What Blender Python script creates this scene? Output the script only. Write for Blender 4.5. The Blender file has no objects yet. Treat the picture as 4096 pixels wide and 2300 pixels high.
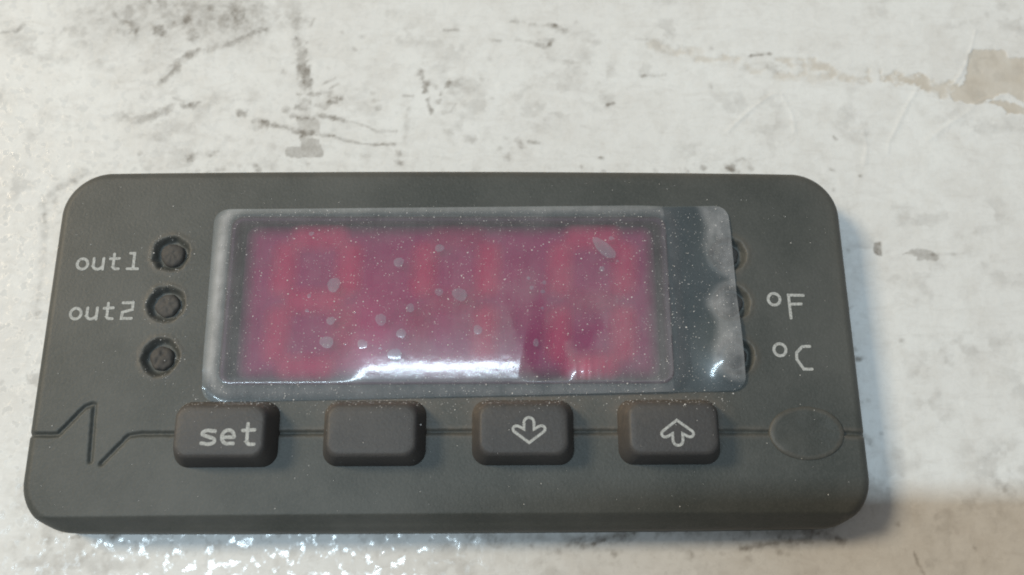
import bpy, math
import numpy as np
from mathutils import Matrix, Vector

scene = bpy.context.scene
S = 0.001                      # everything below is laid out in millimetres: X right, Y up, Z out of the wall

def P(x, y, z):                # millimetres -> Blender metres (the wall is vertical, the viewer stands at -Y)
    return Vector((x * S, -z * S, y * S))

AX = Matrix(((1, 0, 0), (0, 0, -1), (0, 1, 0)))

# ------------------------------------------------------------------ camera
R = Matrix(((0.9998, 0.0012, -0.0175), (-0.0060, 0.9600, -0.2801), (0.0164, 0.2802, 0.9598)))
CAM = (4.11, -18.0, 83.3)
cam_data = bpy.data.cameras.new("camera")
cam = bpy.data.objects.new("camera", cam_data)
scene.collection.objects.link(cam)
cam.matrix_world = Matrix.Translation(P(*CAM)) @ (AX @ R).to_4x4()
cam_data.sensor_fit = 'HORIZONTAL'
cam_data.angle = math.radians(60)
cam_data.clip_start = 0.002
cam_data.clip_end = 20
scene.camera = cam
cam_data.dof.use_dof = True
cam_data.dof.focus_distance = 0.0805
cam_data.dof.aperture_fstop = 30

# ------------------------------------------------------------------ light: dim room, cool tube in front, warm lamp up left
world = bpy.data.worlds.new("World")
scene.world = world
world.use_nodes = True
bgn = world.node_tree.nodes["Background"]
bgn.inputs[0].default_value = (0.252, 0.246, 0.236, 1)
bgn.inputs[1].default_value = 1.0

def area(name, loc, target, sx, sy, power, col):
    d = bpy.data.lights.new(name, 'AREA')
    d.shape = 'RECTANGLE'
    d.size, d.size_y = sx, sy
    d.energy = power
    d.color = col
    o = bpy.data.objects.new(name, d)
    scene.collection.objects.link(o)
    o.location = P(*loc)
    o.rotation_euler = (P(*target) - P(*loc)).to_track_quat('-Z', 'Y').to_euler()
    return o
area("tube_lamp", (-296, -33, 1500), (-10, 0, 0), 0.735, 0.040, 11.6, (0.68, 0.87, 1.0))
area("ceiling_lamp", (-1000, 430, 1000), (0, 0, 0), 0.34, 0.34, 14.4, (1.0, 0.82, 0.58))

scene.view_settings.view_transform = 'Standard'
scene.view_settings.look = 'None'
scene.view_settings.exposure = 0.10
scene.view_settings.gamma = 1.0
scene.cycles.use_denoising = True
scene.cycles.pixel_filter_type = 'BLACKMAN_HARRIS'
scene.cycles.filter_width = 1.9
scene.cycles.transparent_max_bounces = 24
scene.cycles.max_bounces = 8

# ------------------------------------------------------------------ numeric noise
rng = np.random.default_rng(11)
TAB = rng.random((256, 256))
def vnoise(x, y, seed=0):
    x = x + seed * 37.17
    y = y + seed * 91.73
    xi = np.floor(x).astype(int); yi = np.floor(y).astype(int)
    fx = x - xi; fy = y - yi
    fx = fx * fx * (3 - 2 * fx); fy = fy * fy * (3 - 2 * fy)
    a = TAB[xi & 255, yi & 255]; b = TAB[(xi + 1) & 255, yi & 255]
    c = TAB[xi & 255, (yi + 1) & 255]; d = TAB[(xi + 1) & 255, (yi + 1) & 255]
    return (a * (1 - fx) + b * fx) * (1 - fy) + (c * (1 - fx) + d * fx) * fy
def fbm(x, y, seed=0, octv=4):
    s = 0; a = 0.5; t = 0
    for k in range(octv):
        s = s + a * vnoise(x * 2 ** k, y * 2 ** k, seed + k); t += a; a *= 0.55
    return s / t
def sstep(a, b, v):
    t = np.clip((v - a) / (b - a), 0, 1)
    return t * t * (3 - 2 * t)
def seg_dist(x, y, pts):
    best = None
    for (ax, ay), (bx, by) in zip(pts[:-1], pts[1:]):
        dx, dy = bx - ax, by - ay
        t = np.clip(((x - ax) * dx + (y - ay) * dy) / (dx * dx + dy * dy + 1e-12), 0, 1)
        d = np.hypot(x - ax - t * dx, y - ay - t * dy)
        best = d if best is None else np.minimum(best, d)
    return best
def poly_sdf(x, y, pts):
    d = seg_dist(x, y, pts + [pts[0]])
    inside = np.zeros(x.shape, bool)
    for (ax, ay), (bx, by) in zip(pts, pts[1:] + [pts[0]]):
        c = ((ay > y) != (by > y)) & (x < (bx - ax) * (y - ay) / (by - ay + 1e-12) + ax)
        inside ^= c
    return np.where(inside, -d, d)
def rrect_sdf(x, y, cx, cy, hw, hh, r):
    qx = np.abs(x - cx) - hw + r; qy = np.abs(y - cy) - hh + r
    return np.hypot(np.maximum(qx, 0), np.maximum(qy, 0)) + np.minimum(np.maximum(qx, qy), 0) - r

# ------------------------------------------------------------------ object helpers
def link(name, me, mat, parent=None, smooth=True):
    o = bpy.data.objects.new(name, me)
    scene.collection.objects.link(o)
    if mat: me.materials.append(mat)
    if parent: o.parent = parent
    if smooth and len(me.polygons):
        me.polygons.foreach_set('use_smooth', np.ones(len(me.polygons), bool))
    return o
def grid_mesh(name, X, Y, Zv, attrs=None, keep=None):
    """tensor grid -> quad mesh, arrays shaped (ny, nx) in millimetres"""
    ny, nx = X.shape
    co = np.stack([X * S, -Zv * S, Y * S], -1).reshape(-1, 3)
    i = np.arange(ny * nx).reshape(ny, nx)
    q = np.stack([i[:-1, :-1], i[:-1, 1:], i[1:, 1:], i[1:, :-1]], -1)
    q = q[keep] if keep is not None else q.reshape(-1, 4)
    return raw_mesh(name, co, q, attrs)
def raw_mesh(name, co, quads, attrs=None):
    me = bpy.data.meshes.new(name)
    n = len(quads); k = quads.shape[1]
    me.vertices.add(len(co)); me.vertices.foreach_set('co', np.ascontiguousarray(co, dtype=np.float32).ravel())
    me.loops.add(n * k); me.loops.foreach_set('vertex_index', np.ascontiguousarray(quads, dtype=np.int32).ravel())
    me.polygons.add(n); me.polygons.foreach_set('loop_start', np.arange(0, n * k, k, dtype=np.int32))
    for a, v in (attrs or {}).items():
        at = me.attributes.new(a, 'FLOAT', 'POINT')
        at.data.foreach_set('value', np.ascontiguousarray(v, dtype=np.float32).ravel())
    me.update(calc_edges=True)
    return me
def pymesh(name, verts, faces):
    me = bpy.data.meshes.new(name)
    me.from_pydata([P(*v) for v in verts], [], faces)
    me.update()
    return me
def rrect_ring(hw, hh, r, n=10):
    r = min(r, hw, hh); out = []
    for k, (sx, sy) in enumerate(((1, 1), (-1, 1), (-1, -1), (1, -1))):
        for j in range(n + 1):
            a = math.pi / 2 * (k + j / n)
            out.append((sx * (hw - r) + r * math.cos(a), sy * (hh - r) + r * math.sin(a)))
    return out
def loft(name, rings, cx=0, cy=0):
    """rings: list of (points, z) from outside to centre; capped at the end"""
    V, F = [], []
    n = len(rings[0][0])
    for pts, z in rings:
        V += [(cx + x, cy + y, z) for x, y in pts]
    for k in range(len(rings) - 1):
        for j in range(n):
            a, b = k * n + j, k * n + (j + 1) % n
            F.append((a, b, b + n, a + n))
    F.append(tuple(range((len(rings) - 1) * n, len(rings) * n)))
    return pymesh(name, V, F)
def pad_rings(hw, hh, r, prof, n=10):
    return [(rrect_ring(hw - i, hh - i, max(r - i * 0.6, 0.15), n), z) for i, z in prof]

# ------------------------------------------------------------------ material helpers
def new_mat(name):
    m = bpy.data.materials.new(name); m.use_nodes = True
    t = m.node_tree; t.nodes.clear()
    out = t.nodes.new('ShaderNodeOutputMaterial')
    return m, t, out
def N(t, typ, **kw):
    n = t.nodes.new(typ)
    for k, v in kw.items():
        if isinstance(k, str) and hasattr(n, k): setattr(n, k, v)
    return n
def mm_coord(t):
    g = N(t, 'ShaderNodeNewGeometry')
    s = N(t, 'ShaderNodeVectorMath', operation='SCALE'); s.inputs[3].default_value = 1000
    t.links.new(g.outputs['Position'], s.inputs[0])
    return s.outputs[0]
def noise(t, vec, scale, detail=3, rough=0.55, dist=0.0):
    n = N(t, 'ShaderNodeTexNoise')
    n.inputs['Scale'].default_value = scale; n.inputs['Detail'].default_value = detail
    n.inputs['Roughness'].default_value = rough; n.inputs['Distortion'].default_value = dist
    t.links.new(vec, n.inputs['Vector'])
    return n.outputs['Fac']
def rng_map(t, v, a, b, c=0.0, d=1.0):
    n = N(t, 'ShaderNodeMapRange'); n.clamp = True
    n.inputs[1].default_value = a; n.inputs[2].default_value = b; n.inputs[3].default_value = c; n.inputs[4].default_value = d
    t.links.new(v, n.inputs[0]); return n.outputs[0]
def mathn(t, op, a, b=None):
    n = N(t, 'ShaderNodeMath', operation=op)
    for k, v in ((0, a), (1, b)):
        if v is None: continue
        if isinstance(v, (int, float)): n.inputs[k].default_value = v
        else: t.links.new(v, n.inputs[k])
    return n.outputs[0]
def mixc(t, f, a, b):
    n = N(t, 'ShaderNodeMix', data_type='RGBA')
    for k, v in ((0, f), (6, a), (7, b)):
        if isinstance(v, (int, float)): n.inputs[k].default_value = v
        elif isinstance(v, tuple): n.inputs[k].default_value = (*v, 1)
        else: t.links.new(v, n.inputs[k])
    return n.outputs[2]
def attr(t, name):
    n = N(t, 'ShaderNodeAttribute', attribute_name=name); return n.outputs['Fac']
def bump(t, h, dist, strength=1.0, normal=None):
    b = N(t, 'ShaderNodeBump'); b.inputs['Distance'].default_value = dist; b.inputs['Strength'].default_value = strength
    t.links.new(h, b.inputs['Height'])
    if normal: t.links.new(normal, b.inputs['Normal'])
    return b.outputs[0]
def principled(t, out, col, rough, normal=None, spec=0.5):
    p = N(t, 'ShaderNodeBsdfPrincipled')
    for k, v in (('Base Color', col), ('Roughness', rough), ('Specular IOR Level', spec)):
        if isinstance(v, (int, float)): p.inputs[k].default_value = v
        elif isinstance(v, tuple): p.inputs[k].default_value = (*v, 1)
        else: t.links.new(v, p.inputs[k])
    if normal: t.links.new(normal, p.inputs['Normal'])
    t.links.new(p.outputs[0], out.inputs[0])
    return p
def mixs(t, f, a, b):
    n = N(t, 'ShaderNodeMixShader')
    if isinstance(f, (int, float)): n.inputs[0].default_value = f
    else: t.links.new(f, n.inputs[0])
    t.links.new(a, n.inputs[1]); t.links.new(b, n.inputs[2])
    return n.outputs[0]

# painted sheet metal: off-white, stained, chipped, orange-peel gloss
def mat_wall():
    m, t, out = new_mat('stained_white_paint')
    v = mm_coord(t)
    dirt, chip = attr(t, 'dirt'), attr(t, 'chip')
    big = noise(t, v, 0.055, 4, 0.6)
    mid = noise(t, v, 0.32, 5, 0.62)
    fine = noise(t, v, 2.2, 4, 0.6)
    c = mixc(t, rng_map(t, big, 0.35, 0.7), (0.668, 0.675, 0.670), (0.615, 0.612, 0.602))
    c = mixc(t, rng_map(t, mid, 0.46, 0.74, 0, 0.50), c, (0.53, 0.512, 0.485))
    sm = N(t, 'ShaderNodeMapping'); sm.inputs['Scale'].default_value = (0.45, 1.0, 1.3); t.links.new(v, sm.inputs[0])
    c = mixc(t, rng_map(t, noise(t, sm.outputs[0], 0.7, 5, 0.7, 0.8), 0.50, 0.78, 0, 0.42), c, (0.47, 0.455, 0.435))
    c = mixc(t, rng_map(t, noise(t, v, 0.45, 4, 0.6, 1.2), 0.55, 0.75, 0, 0.35), c, (0.72, 0.725, 0.72))
    c = mixc(t, rng_map(t, fine, 0.60, 0.80, 0, 0.10), c, (0.45, 0.44, 0.43))
    chipc = mixc(t, rng_map(t, mid, 0.35, 0.65), (0.47, 0.43, 0.375), (0.53, 0.50, 0.455))
    c = mixc(t, chip, c, chipc)
    dd = mathn(t, 'MULTIPLY', dirt, rng_map(t, noise(t, v, 1.1, 4, 0.65), 0.28, 0.62, 0.50, 1.10))
    c = mixc(t, dd, c, (0.225, 0.208, 0.188))
    rough = rng_map(t, noise(t, v, 1.0, 2, 0.5), 0.52, 0.62, 0.55, 0.10)
    rough = mathn(t, 'ADD', rough, mathn(t, 'MULTIPLY', dirt, 0.6))
    rough = mathn(t, 'ADD', rough, mathn(t, 'MULTIPLY', chip, 0.3))
    peel = noise(t, v, 0.8, 2, 0.5, 0.6)
    n1 = bump(t, peel, 0.000043)
    n2 = bump(t, noise(t, v, 5.0, 3, 0.6), 0.000005, 1.0, n1)
    principled(t, out, c, rough, n2, 0.40)
    return m
def mat_plastic(name, base, dust, rough=0.55, amount=0.3):
    m, t, out = new_mat(name)
    v = mm_coord(t)
    g = attr(t, 'grime_and_rim_tone')
    blot = noise(t, v, 0.085, 5, 0.62)
    fine = noise(t, v, 6.0, 3, 0.7)
    c = mixc(t, rng_map(t, blot, 0.36, 0.64, amount * 0.2, amount * 1.15), base, dust)
    c = mixc(t, rng_map(t, fine, 0.45, 0.8, 0, 0.35), c, dust)
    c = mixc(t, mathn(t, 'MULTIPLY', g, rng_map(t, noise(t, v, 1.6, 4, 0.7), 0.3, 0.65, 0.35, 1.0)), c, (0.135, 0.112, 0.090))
    n = bump(t, noise(t, v, 3.5, 3, 0.6), 0.00003)
    principled(t, out, c, rough, n, 0.30)
    return m
def mat_simple(name, col, rough=0.5, spec=0.3, emit=None):
    m, t, out = new_mat(name)
    v = mm_coord(t)
    c = mixc(t, rng_map(t, noise(t, v, 5.0, 3, 0.65), 0.35, 0.75), col, tuple(k * 0.72 for k in col))
    p = principled(t, out, c, rough, None, spec)
    if emit:
        p.inputs['Emission Color'].default_value = (*emit[0], 1); p.inputs['Emission Strength'].default_value = emit[1]
    return m
def mat_soft(name, col, strength, emit):
    """red display segment behind a diffusing face: it fades towards its rim"""
    m, t, out = new_mat(name)
    f = mathn(t, 'MULTIPLY', attr(t, 'core'), strength)
    p = N(t, 'ShaderNodeBsdfPrincipled')
    p.inputs['Base Color'].default_value = (*col, 1); p.inputs['Roughness'].default_value = 0.6
    p.inputs['Emission Color'].default_value = (1.0, 0.03, 0.20, 1); p.inputs['Emission Strength'].default_value = emit
    tr = N(t, 'ShaderNodeBsdfTransparent')
    t.links.new(mixs(t, f, tr.outputs[0], p.outputs[0]), out.inputs[0])
    return m
def mat_lens():
    m, t, out = new_mat('smoked_red_window')
    tr = N(t, 'ShaderNodeBsdfTransparent'); tr.inputs[0].default_value = (0.95, 0.62, 0.78, 1)
    gl = N(t, 'ShaderNodeBsdfGlossy'); gl.inputs['Roughness'].default_value = 0.25
    fr = N(t, 'ShaderNodeFresnel'); fr.inputs[0].default_value = 1.12
    t.links.new(mixs(t, fr.outputs[0], tr.outputs[0], gl.outputs[0]), out.inputs[0])
    return m
def mat_film(name='clear_film', attribute=True, base=0.5):
    m, t, out = new_mat(name)
    v = mm_coord(t)
    if attribute: hz = attr(t, 'haze')
    else:
        hz = mathn(t, 'ADD', base, 0.0)
    st = N(t, 'ShaderNodeMapping'); st.inputs['Scale'].default_value = (6.0, 1.0, 0.35); t.links.new(v, st.inputs[0])
    streak = noise(t, st.outputs[0], 1.0, 3, 0.6)
    hz = mathn(t, 'MULTIPLY', hz, rng_map(t, noise(t, v, 0.5, 4, 0.65), 0.3, 0.7, 0.8, 1.15))
    hz = mathn(t, 'MULTIPLY', hz, rng_map(t, streak, 0.3, 0.7, 0.9, 1.1))
    hz = mathn(t, 'ADD', hz, rng_map(t, noise(t, v, 7.0, 2, 0.7), 0.62, 0.80, 0, 0.14))
    tr = N(t, 'ShaderNodeBsdfTransparent'); tr.inputs[0].default_value = (0.84, 0.93, 0.97, 1)
    df = N(t, 'ShaderNodeBsdfDiffuse'); df.inputs[0].default_value = (0.58, 0.585, 0.605, 1)
    a = mixs(t, hz, tr.outputs[0], df.outputs[0])
    nb = bump(t, noise(t, v, 0.9, 3, 0.6), 0.000003)
    fr = N(t, 'ShaderNodeFresnel'); fr.inputs[0].default_value = 1.47
    g1 = N(t, 'ShaderNodeBsdfGlossy'); g1.inputs['Roughness'].default_value = 0.085; t.links.new(nb, g1.inputs['Normal'])
    g2 = N(t, 'ShaderNodeBsdfGlossy'); g2.inputs['Roughness'].default_value = 0.30; t.links.new(nb, g2.inputs['Normal'])
    g = mixs(t, 0.55, g1.outputs[0], g2.outputs[0])
    t.links.new(mixs(t, fr.outputs[0], a, g), out.inputs[0])
    return m

M_WALL = mat_wall()
M_BODY = mat_plastic('dusty_charcoal_plastic', (0.038, 0.043, 0.040), (0.112, 0.114, 0.108), 0.5, 0.42)
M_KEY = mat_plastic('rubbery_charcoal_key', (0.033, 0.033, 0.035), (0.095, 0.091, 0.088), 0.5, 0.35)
M_LED = mat_plastic('dusty_dark_lamp', (0.030, 0.030, 0.030), (0.090, 0.088, 0.086), 0.7, 0.5)
def mat_print():
    m, t, out = new_mat('worn_grey_print')
    v = mm_coord(t)
    c = mixc(t, rng_map(t, noise(t, v, 7.0, 4, 0.7), 0.42, 0.70, 0, 0.85), (0.42, 0.43, 0.42), (0.13, 0.13, 0.127))
    principled(t, out, c, 0.6, None, 0.3)
    return m
M_PRINT = mat_print()
def mat_module():
    m, t, out = new_mat('dark_red_display_face')
    v = mm_coord(t)
    c = mixc(t, rng_map(t, noise(t, v, 0.25, 3, 0.6), 0.3, 0.7), (0.58, 0.055, 0.220), (0.46, 0.048, 0.180))
    c = mixc(t, attr(t, 'core'), (0.045, 0.020, 0.032), c)
    principled(t, out, c, 0.6, None, 0.2)
    return m
M_MODULE = mat_module()
M_SEGON = mat_soft('red_segment', (0.90, 0.030, 0.20), 0.55, 0.08)
M_SEGDIM = mat_soft('dim_red_segment', (0.74, 0.035, 0.19), 0.30, 0.02)
M_LENS = mat_lens()
M_FILM = mat_film()
M_BUBBLE = mat_film('hazy_film_bubble', False, 0.20)
M_DUST = mat_simple('pale_dust', (0.82, 0.80, 0.78), 0.25, 0.8)
M_PHONE = mat_simple('black_phone_shell', (0.02, 0.02, 0.022), 0.3)

# ------------------------------------------------------------------ stains and chips of the wall (millimetres): (channel, width, strength, softness, path)
STROKES = [
 ('d',0.33,0.35,0.35,[(-48.32,34.44),(-46.64,34.55),(-45.92,35.38)]),
 ('d',6.85,0.3,1,[(-38.09,36.17),(-31.5,36.05),(-23.57,35.93)]),
 ('d',3.96,0.22,1,[(-28.95,36.97),(-22.24,35.79)]),
 ('d',1.18,0.45,0.5,[(-31.85,34.99),(-31.6,34.86)]),
 ('d',0.78,0.3,0.5,[(-34.35,35.06),(-34.18,34.97)]),
 ('d',0.8,0.3,0.5,[(-30.02,38.42),(-29.85,38.33)]),
 ('d',0.79,0.3,0.5,[(-31.85,38.18),(-31.68,38.09)]),
 ('d',0.79,0.3,0.5,[(-35.68,34.67),(-35.51,34.58)]),
 ('d',0.79,0.3,0.5,[(-33.53,38.4),(-33.36,38.31)]),
 ('d',0.79,0.3,0.5,[(-28.88,36.21),(-28.71,36.12)]),
 ('d',0.79,0.3,0.5,[(-26.36,37.6),(-26.19,37.51)]),
 ('d',1.11,0.3375,0.5,[(-23.53,36.24),(-23.3,36.11)]),
 ('d',0.4,0.35,0.35,[(-36.87,36.94),(-35.97,36.03),(-34.72,35.43)]),
 ('d',0.79,0.3,0.35,[(-30.78,35.45),(-28.26,35.31),(-28.11,33.66)]),
 ('d',0.72,0.5,0.35,[(-30.4,29.23),(-29.59,30.1),(-29.17,31.13),(-27.33,32.32)]),
 ('d',0.26,0.45,0.35,[(-31.02,28.35),(-29.59,30.1)]),
 ('d',0.52,0.35,0.35,[(-26.05,32.62),(-24.01,33.23),(-22.76,33.98),(-20.85,34.89)]),
 ('d',0.89,0.35,0.35,[(-34.94,25.05),(-33.33,24.35),(-31.58,24.63),(-29.52,25.63)]),
 ('d',0.51,0.5,0.35,[(-28.41,25.99),(-27.24,25.85)]),
 ('d',0.18,0.45,0.35,[(-29.38,26.77),(-28.33,26.49)]),
 ('d',0.12,0.4,0.35,[(-27.91,26.13),(-26.52,26.35)]),
 ('d',0.77,0.2,0.8,[(-45.09,31.96),(-43.58,31.37),(-40.98,31.24)]),
 ('d',0.72,0.4125,0.5,[(-22.19,25.08),(-22.04,25)]),
 ('d',1.14,0.45,0.5,[(-20.26,24.09),(-20.02,23.97)]),
 ('d',0.7,0.375,0.5,[(-26.96,20.18),(-26.81,20.1)]),
 ('d',0.35,0.3375,0.5,[(-25.09,20.32),(-25.01,20.28)]),
 ('d',0.35,0.3375,0.5,[(-24.61,20.66),(-24.54,20.62)]),
 ('d',0.35,0.3375,0.5,[(-24.25,20.8),(-24.17,20.76)]),
 ('d',0.35,0.3375,0.5,[(-34.13,19.21),(-34.05,19.17)]),
 ('d',0.35,0.3375,0.5,[(-32.27,20.51),(-32.2,20.47)]),
 ('d',1.63,0.18,1,[(-30.08,21.14),(-29.93,21)]),
 ('d',0.32,0.525,0.5,[(-26.92,18.42),(-26.85,18.39)]),
 ('d',0.32,0.525,0.5,[(-26.18,18.53),(-26.11,18.5)]),
 ('d',0.33,0.525,0.5,[(-25.17,18.47),(-25.1,18.43)]),
 ('d',0.33,0.525,0.5,[(-24.2,18.84),(-24.13,18.8)]),
 ('d',0.33,0.525,0.5,[(-23.45,18.88),(-23.39,18.84)]),
 ('d',0.33,0.525,0.5,[(-21.97,19.15),(-21.9,19.12)]),
 ('d',0.33,0.525,0.5,[(-20.34,19.22),(-20.27,19.19)]),
 ('d',0.33,0.525,0.5,[(-19.92,18.61),(-19.85,18.57)]),
 ('d',0.72,0.3,0.9,[(-37.39,18.39),(-38.72,17.47),(-40.16,16.55),(-40.9,14.99),(-40.69,13.07)]),
 ('d',0.34,0.45,0.5,[(-38.62,17.6),(-38.54,17.56)]),
 ('d',0.34,0.45,0.5,[(-39.98,15.25),(-39.91,15.21)]),
 ('d',0.33,0.45,0.5,[(-40.76,13.96),(-40.69,13.93)]),
 ('d',0.34,0.45,0.5,[(-40.59,13.19),(-40.52,13.16)]),
 ('d',0.33,0.45,0.5,[(-39.92,3.89),(-39.85,3.86)]),
 ('d',0.58,0.2,1,[(-40.63,13.07),(-40.16,8.04),(-40.25,3.77)]),
 ('d',1.24,0.55,0.35,[(-16.84,33.4),(-16.61,31.77),(-16.25,30.15)]),
 ('d',1.04,0.48,0.35,[(-16.25,30.15),(-15.24,28.4)]),
 ('d',1.18,0.28,0.7,[(-17.26,37.03),(-16.79,33.55)]),
 ('d',1.41,0.35,0.6,[(-15.87,28.11),(-15.45,25.24)]),
 ('d',1.03,0.5625,0.5,[(-12.77,26.89),(-12.56,26.78)]),
 ('d',0.65,0.55,0.35,[(-14.46,25.96),(-13.43,26.03),(-12.69,26.68)]),
 ('d',0.52,0.4,0.35,[(-16.47,27.24),(-14.28,27.39),(-13.13,27.54)]),
 ('d',0.77,0.35,0.35,[(-16.26,25.95),(-15.79,26.67)]),
 ('d',0.18,0.5,0.35,[(-13.28,27.97),(-12.46,28.48)]),
 ('d',0.21,0.4,0.35,[(-14.08,28.41),(-12.75,29.14)]),
 ('d',0.52,0.3375,0.5,[(-13.66,30.38),(-13.55,30.32)]),
 ('d',0.52,0.3375,0.5,[(-18.34,30.14),(-18.23,30.08)]),
 ('d',0.52,0.3375,0.5,[(-18.31,29.7),(-18.2,29.65)]),
 ('d',0.26,0.5,0.35,[(-15.65,35.44),(-15.36,36.2)]),
 ('d',0.37,0.3,0.5,[(-10.16,34.03),(-10.08,33.99)]),
 ('d',0.37,0.3,0.5,[(-12.43,34.62),(-12.35,34.58)]),
 ('d',0.37,0.3,0.5,[(-11.02,32.68),(-10.95,32.64)]),
 ('d',0.36,0.3,0.5,[(-8.85,27.41),(-8.78,27.37)]),
 ('d',0.36,0.3,0.5,[(-8.63,26.62),(-8.55,26.58)]),
 ('d',0.36,0.3,0.5,[(-8.14,25.69),(-8.07,25.65)]),
 ('d',0.71,0.45,0.5,[(-22.22,25.08),(-22.07,25)]),
 ('d',0.46,0.62,0.35,[(-20.11,24.16),(-19.06,23.81),(-17.77,23.54),(-16.59,23.05),(-14.54,22.73),(-12.62,22.53)]),
 ('d',0.16,0.65,0.35,[(-12.62,22.53),(-11.44,22.01),(-9.65,21.66),(-7.86,21.57),(-6.34,21.62)]),
 ('d',0.3,0.45,0.35,[(-16.97,24.95),(-15.54,24.6),(-14.14,24.82),(-12.72,24.61)]),
 ('d',0.28,0.6,0.35,[(-12.59,24.54),(-11.68,24.33)]),
 ('d',0.18,0.45,0.35,[(-11.68,24.33),(-10.39,24.05),(-9.35,23.69),(-8.17,22.99),(-7.28,23.06),(-6.26,23.07)]),
 ('d',0.57,0.45,0.5,[(-17.77,25.52),(-17.66,25.46)]),
 ('d',0.71,0.7,0.35,[(-3.72,29.83),(-3.64,29.02),(-3.3,28.29),(-3.35,27.64)]),
 ('d',0.38,0.6,0.35,[(-3,26.7),(-2.86,25.99),(-2.65,25.34)]),
 ('d',0.2,0.6,0.35,[(-5.61,27.16),(-4.57,27.13)]),
 ('d',0.47,0.375,0.5,[(-2.26,28.3),(-2.16,28.25)]),
 ('d',0.46,0.375,0.5,[(-2.09,26.49),(-2,26.44)]),
 ('d',0.34,0.5,0.35,[(-1.72,27.28),(-1.21,28.16),(-0.83,28.96)]),
 ('d',1.56,0.22,0.8,[(-0.82,27.87),(-0.17,28.16)]),
 ('d',0.23,0.55,0.35,[(-1.3,25.13),(-0.65,25.28),(-0.15,26.14)]),
 ('d',0.67,0.3,0.5,[(-0.88,22.94),(-0.74,22.86)]),
 ('d',0.67,0.3,0.5,[(1.43,22.24),(1.57,22.17)]),
 ('d',0.46,0.225,0.5,[(0.21,23.36),(0.3,23.31)]),
 ('d',0.47,0.225,0.5,[(-4.98,25.55),(-4.89,25.5)]),
 ('d',0.38,0.22,0.8,[(-5.22,24.84),(-5.19,21.6)]),
 ('d',0.51,0.45,0.5,[(-5.86,20.49),(-5.76,20.43)]),
 ('d',0.5,0.45,0.5,[(-5.83,19.59),(-5.73,19.53)]),
 ('d',0.51,0.45,0.5,[(-15.24,19.51),(-15.13,19.45)]),
 ('d',0.61,0.225,0.5,[(-9.4,20.13),(-9.27,20.07)]),
 ('d',0.24,0.4,0.35,[(-1.45,34.9),(0.01,34.98)]),
 ('d',0.47,0.3,0.5,[(3.34,31.55),(3.43,31.49)]),
 ('d',0.47,0.3,0.5,[(2.56,29.19),(2.65,29.14)]),
 ('d',0.34,0.4,0.35,[(5.71,36.07),(7.18,35.92)]),
 ('d',0.46,0.45,0.35,[(7.71,35.7),(10.38,35.48)]),
 ('d',0.54,0.3,0.35,[(10.37,35.33),(11.7,34.88)]),
 ('d',0.41,0.3,0.5,[(12.8,35.95),(12.87,35.9)]),
 ('d',1.2,0.15,1,[(11.17,34.88),(14.49,34.44)]),
 ('d',0.33,0.35,0.35,[(3.71,33.79),(4.5,33.72)]),
 ('d',0.45,0.35,0.35,[(6.23,33.8),(7.55,33.58),(9,33.06)]),
 ('d',0.27,0.5,0.35,[(9.87,33.29),(10.15,33.82)]),
 ('d',0.19,0.3,0.35,[(19,33.93),(20.2,33.89)]),
 ('c',0.8,0.42,0.35,[(20.71,33.48),(21.75,32.81),(23.05,32.37),(25.73,32.68)]),
 ('c',0.53,0.45,0.35,[(25.4,31.63),(27.25,31.49),(29.79,31.72)]),
 ('d',0.48,0.375,0.5,[(26.94,32.83),(27.03,32.78)]),
 ('d',0.66,0.2,0.35,[(11.08,30.98),(13.06,31.14),(13.73,31.44)]),
 ('d',1.45,0.2,0.9,[(12.12,30.4),(12.64,30.25)]),
 ('d',0.29,0.45,0.35,[(19.46,29.51),(21.45,29.66)]),
 ('d',0.53,0.525,0.5,[(21.64,29.69),(21.75,29.63)]),
 ('d',1.17,0.225,0.5,[(15.55,26.76),(15.78,26.63)]),
 ('d',0.15,0.5,0.35,[(15.66,26.18),(16.44,26.33)]),
 ('d',0.29,0.45,0.5,[(26.63,28.39),(26.69,28.35)]),
 ('d',0.46,0.45,0.5,[(6.33,22.11),(6.43,22.06)]),
 ('d',0.46,0.45,0.5,[(6.65,21.34),(6.74,21.29)]),
 ('d',0.46,0.45,0.5,[(20.23,18.73),(20.32,18.68)]),
 ('d',0.46,0.45,0.5,[(25.22,18.94),(25.31,18.89)]),
 ('d',0.23,0.4,0.35,[(7.42,21.97),(8.44,21.76)]),
 ('d',0.66,0.375,0.5,[(5.75,20.78),(5.88,20.71)]),
 ('d',0.66,0.375,0.5,[(5.36,20.09),(5.5,20.01)]),
 ('d',0.17,0.6,0.35,[(14.54,20.13),(15.05,20.1)]),
 ('d',0.61,0.4875,0.5,[(23.54,18.73),(23.66,18.66)]),
 ('d',0.62,0.4875,0.5,[(28.04,19.08),(28.16,19.01)]),
 ('d',0.61,0.4875,0.5,[(28.45,18.53),(28.56,18.46)]),
 ('d',0.33,0.375,0.5,[(12.73,19.13),(12.79,19.09)]),
 ('d',0.33,0.375,0.5,[(14.94,18.58),(15,18.55)]),
 ('d',0.33,0.375,0.5,[(4.99,22.39),(5.06,22.35)]),
 ('d',0.33,0.375,0.5,[(4.48,21.2),(4.54,21.16)]),
 ('d',0.34,0.375,0.5,[(29.4,20.05),(29.46,20.02)]),
 ('c',0.63,0.5,0.35,[(28.43,31.73),(29.84,31.73)]),
 ('d',0.26,0.7,0.35,[(30.98,31.97),(31.83,32.05),(33.25,32.22)]),
 ('c',0.42,0.4,0.35,[(30.48,30.95),(31.11,30.09),(32.24,30.25)]),
 ('d',0.95,0.375,0.5,[(33.39,30.65),(33.57,30.54)]),
 ('c',0.7,0.55,0.35,[(33.86,29.63),(35.52,29.41),(36.68,29.88)]),
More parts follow.
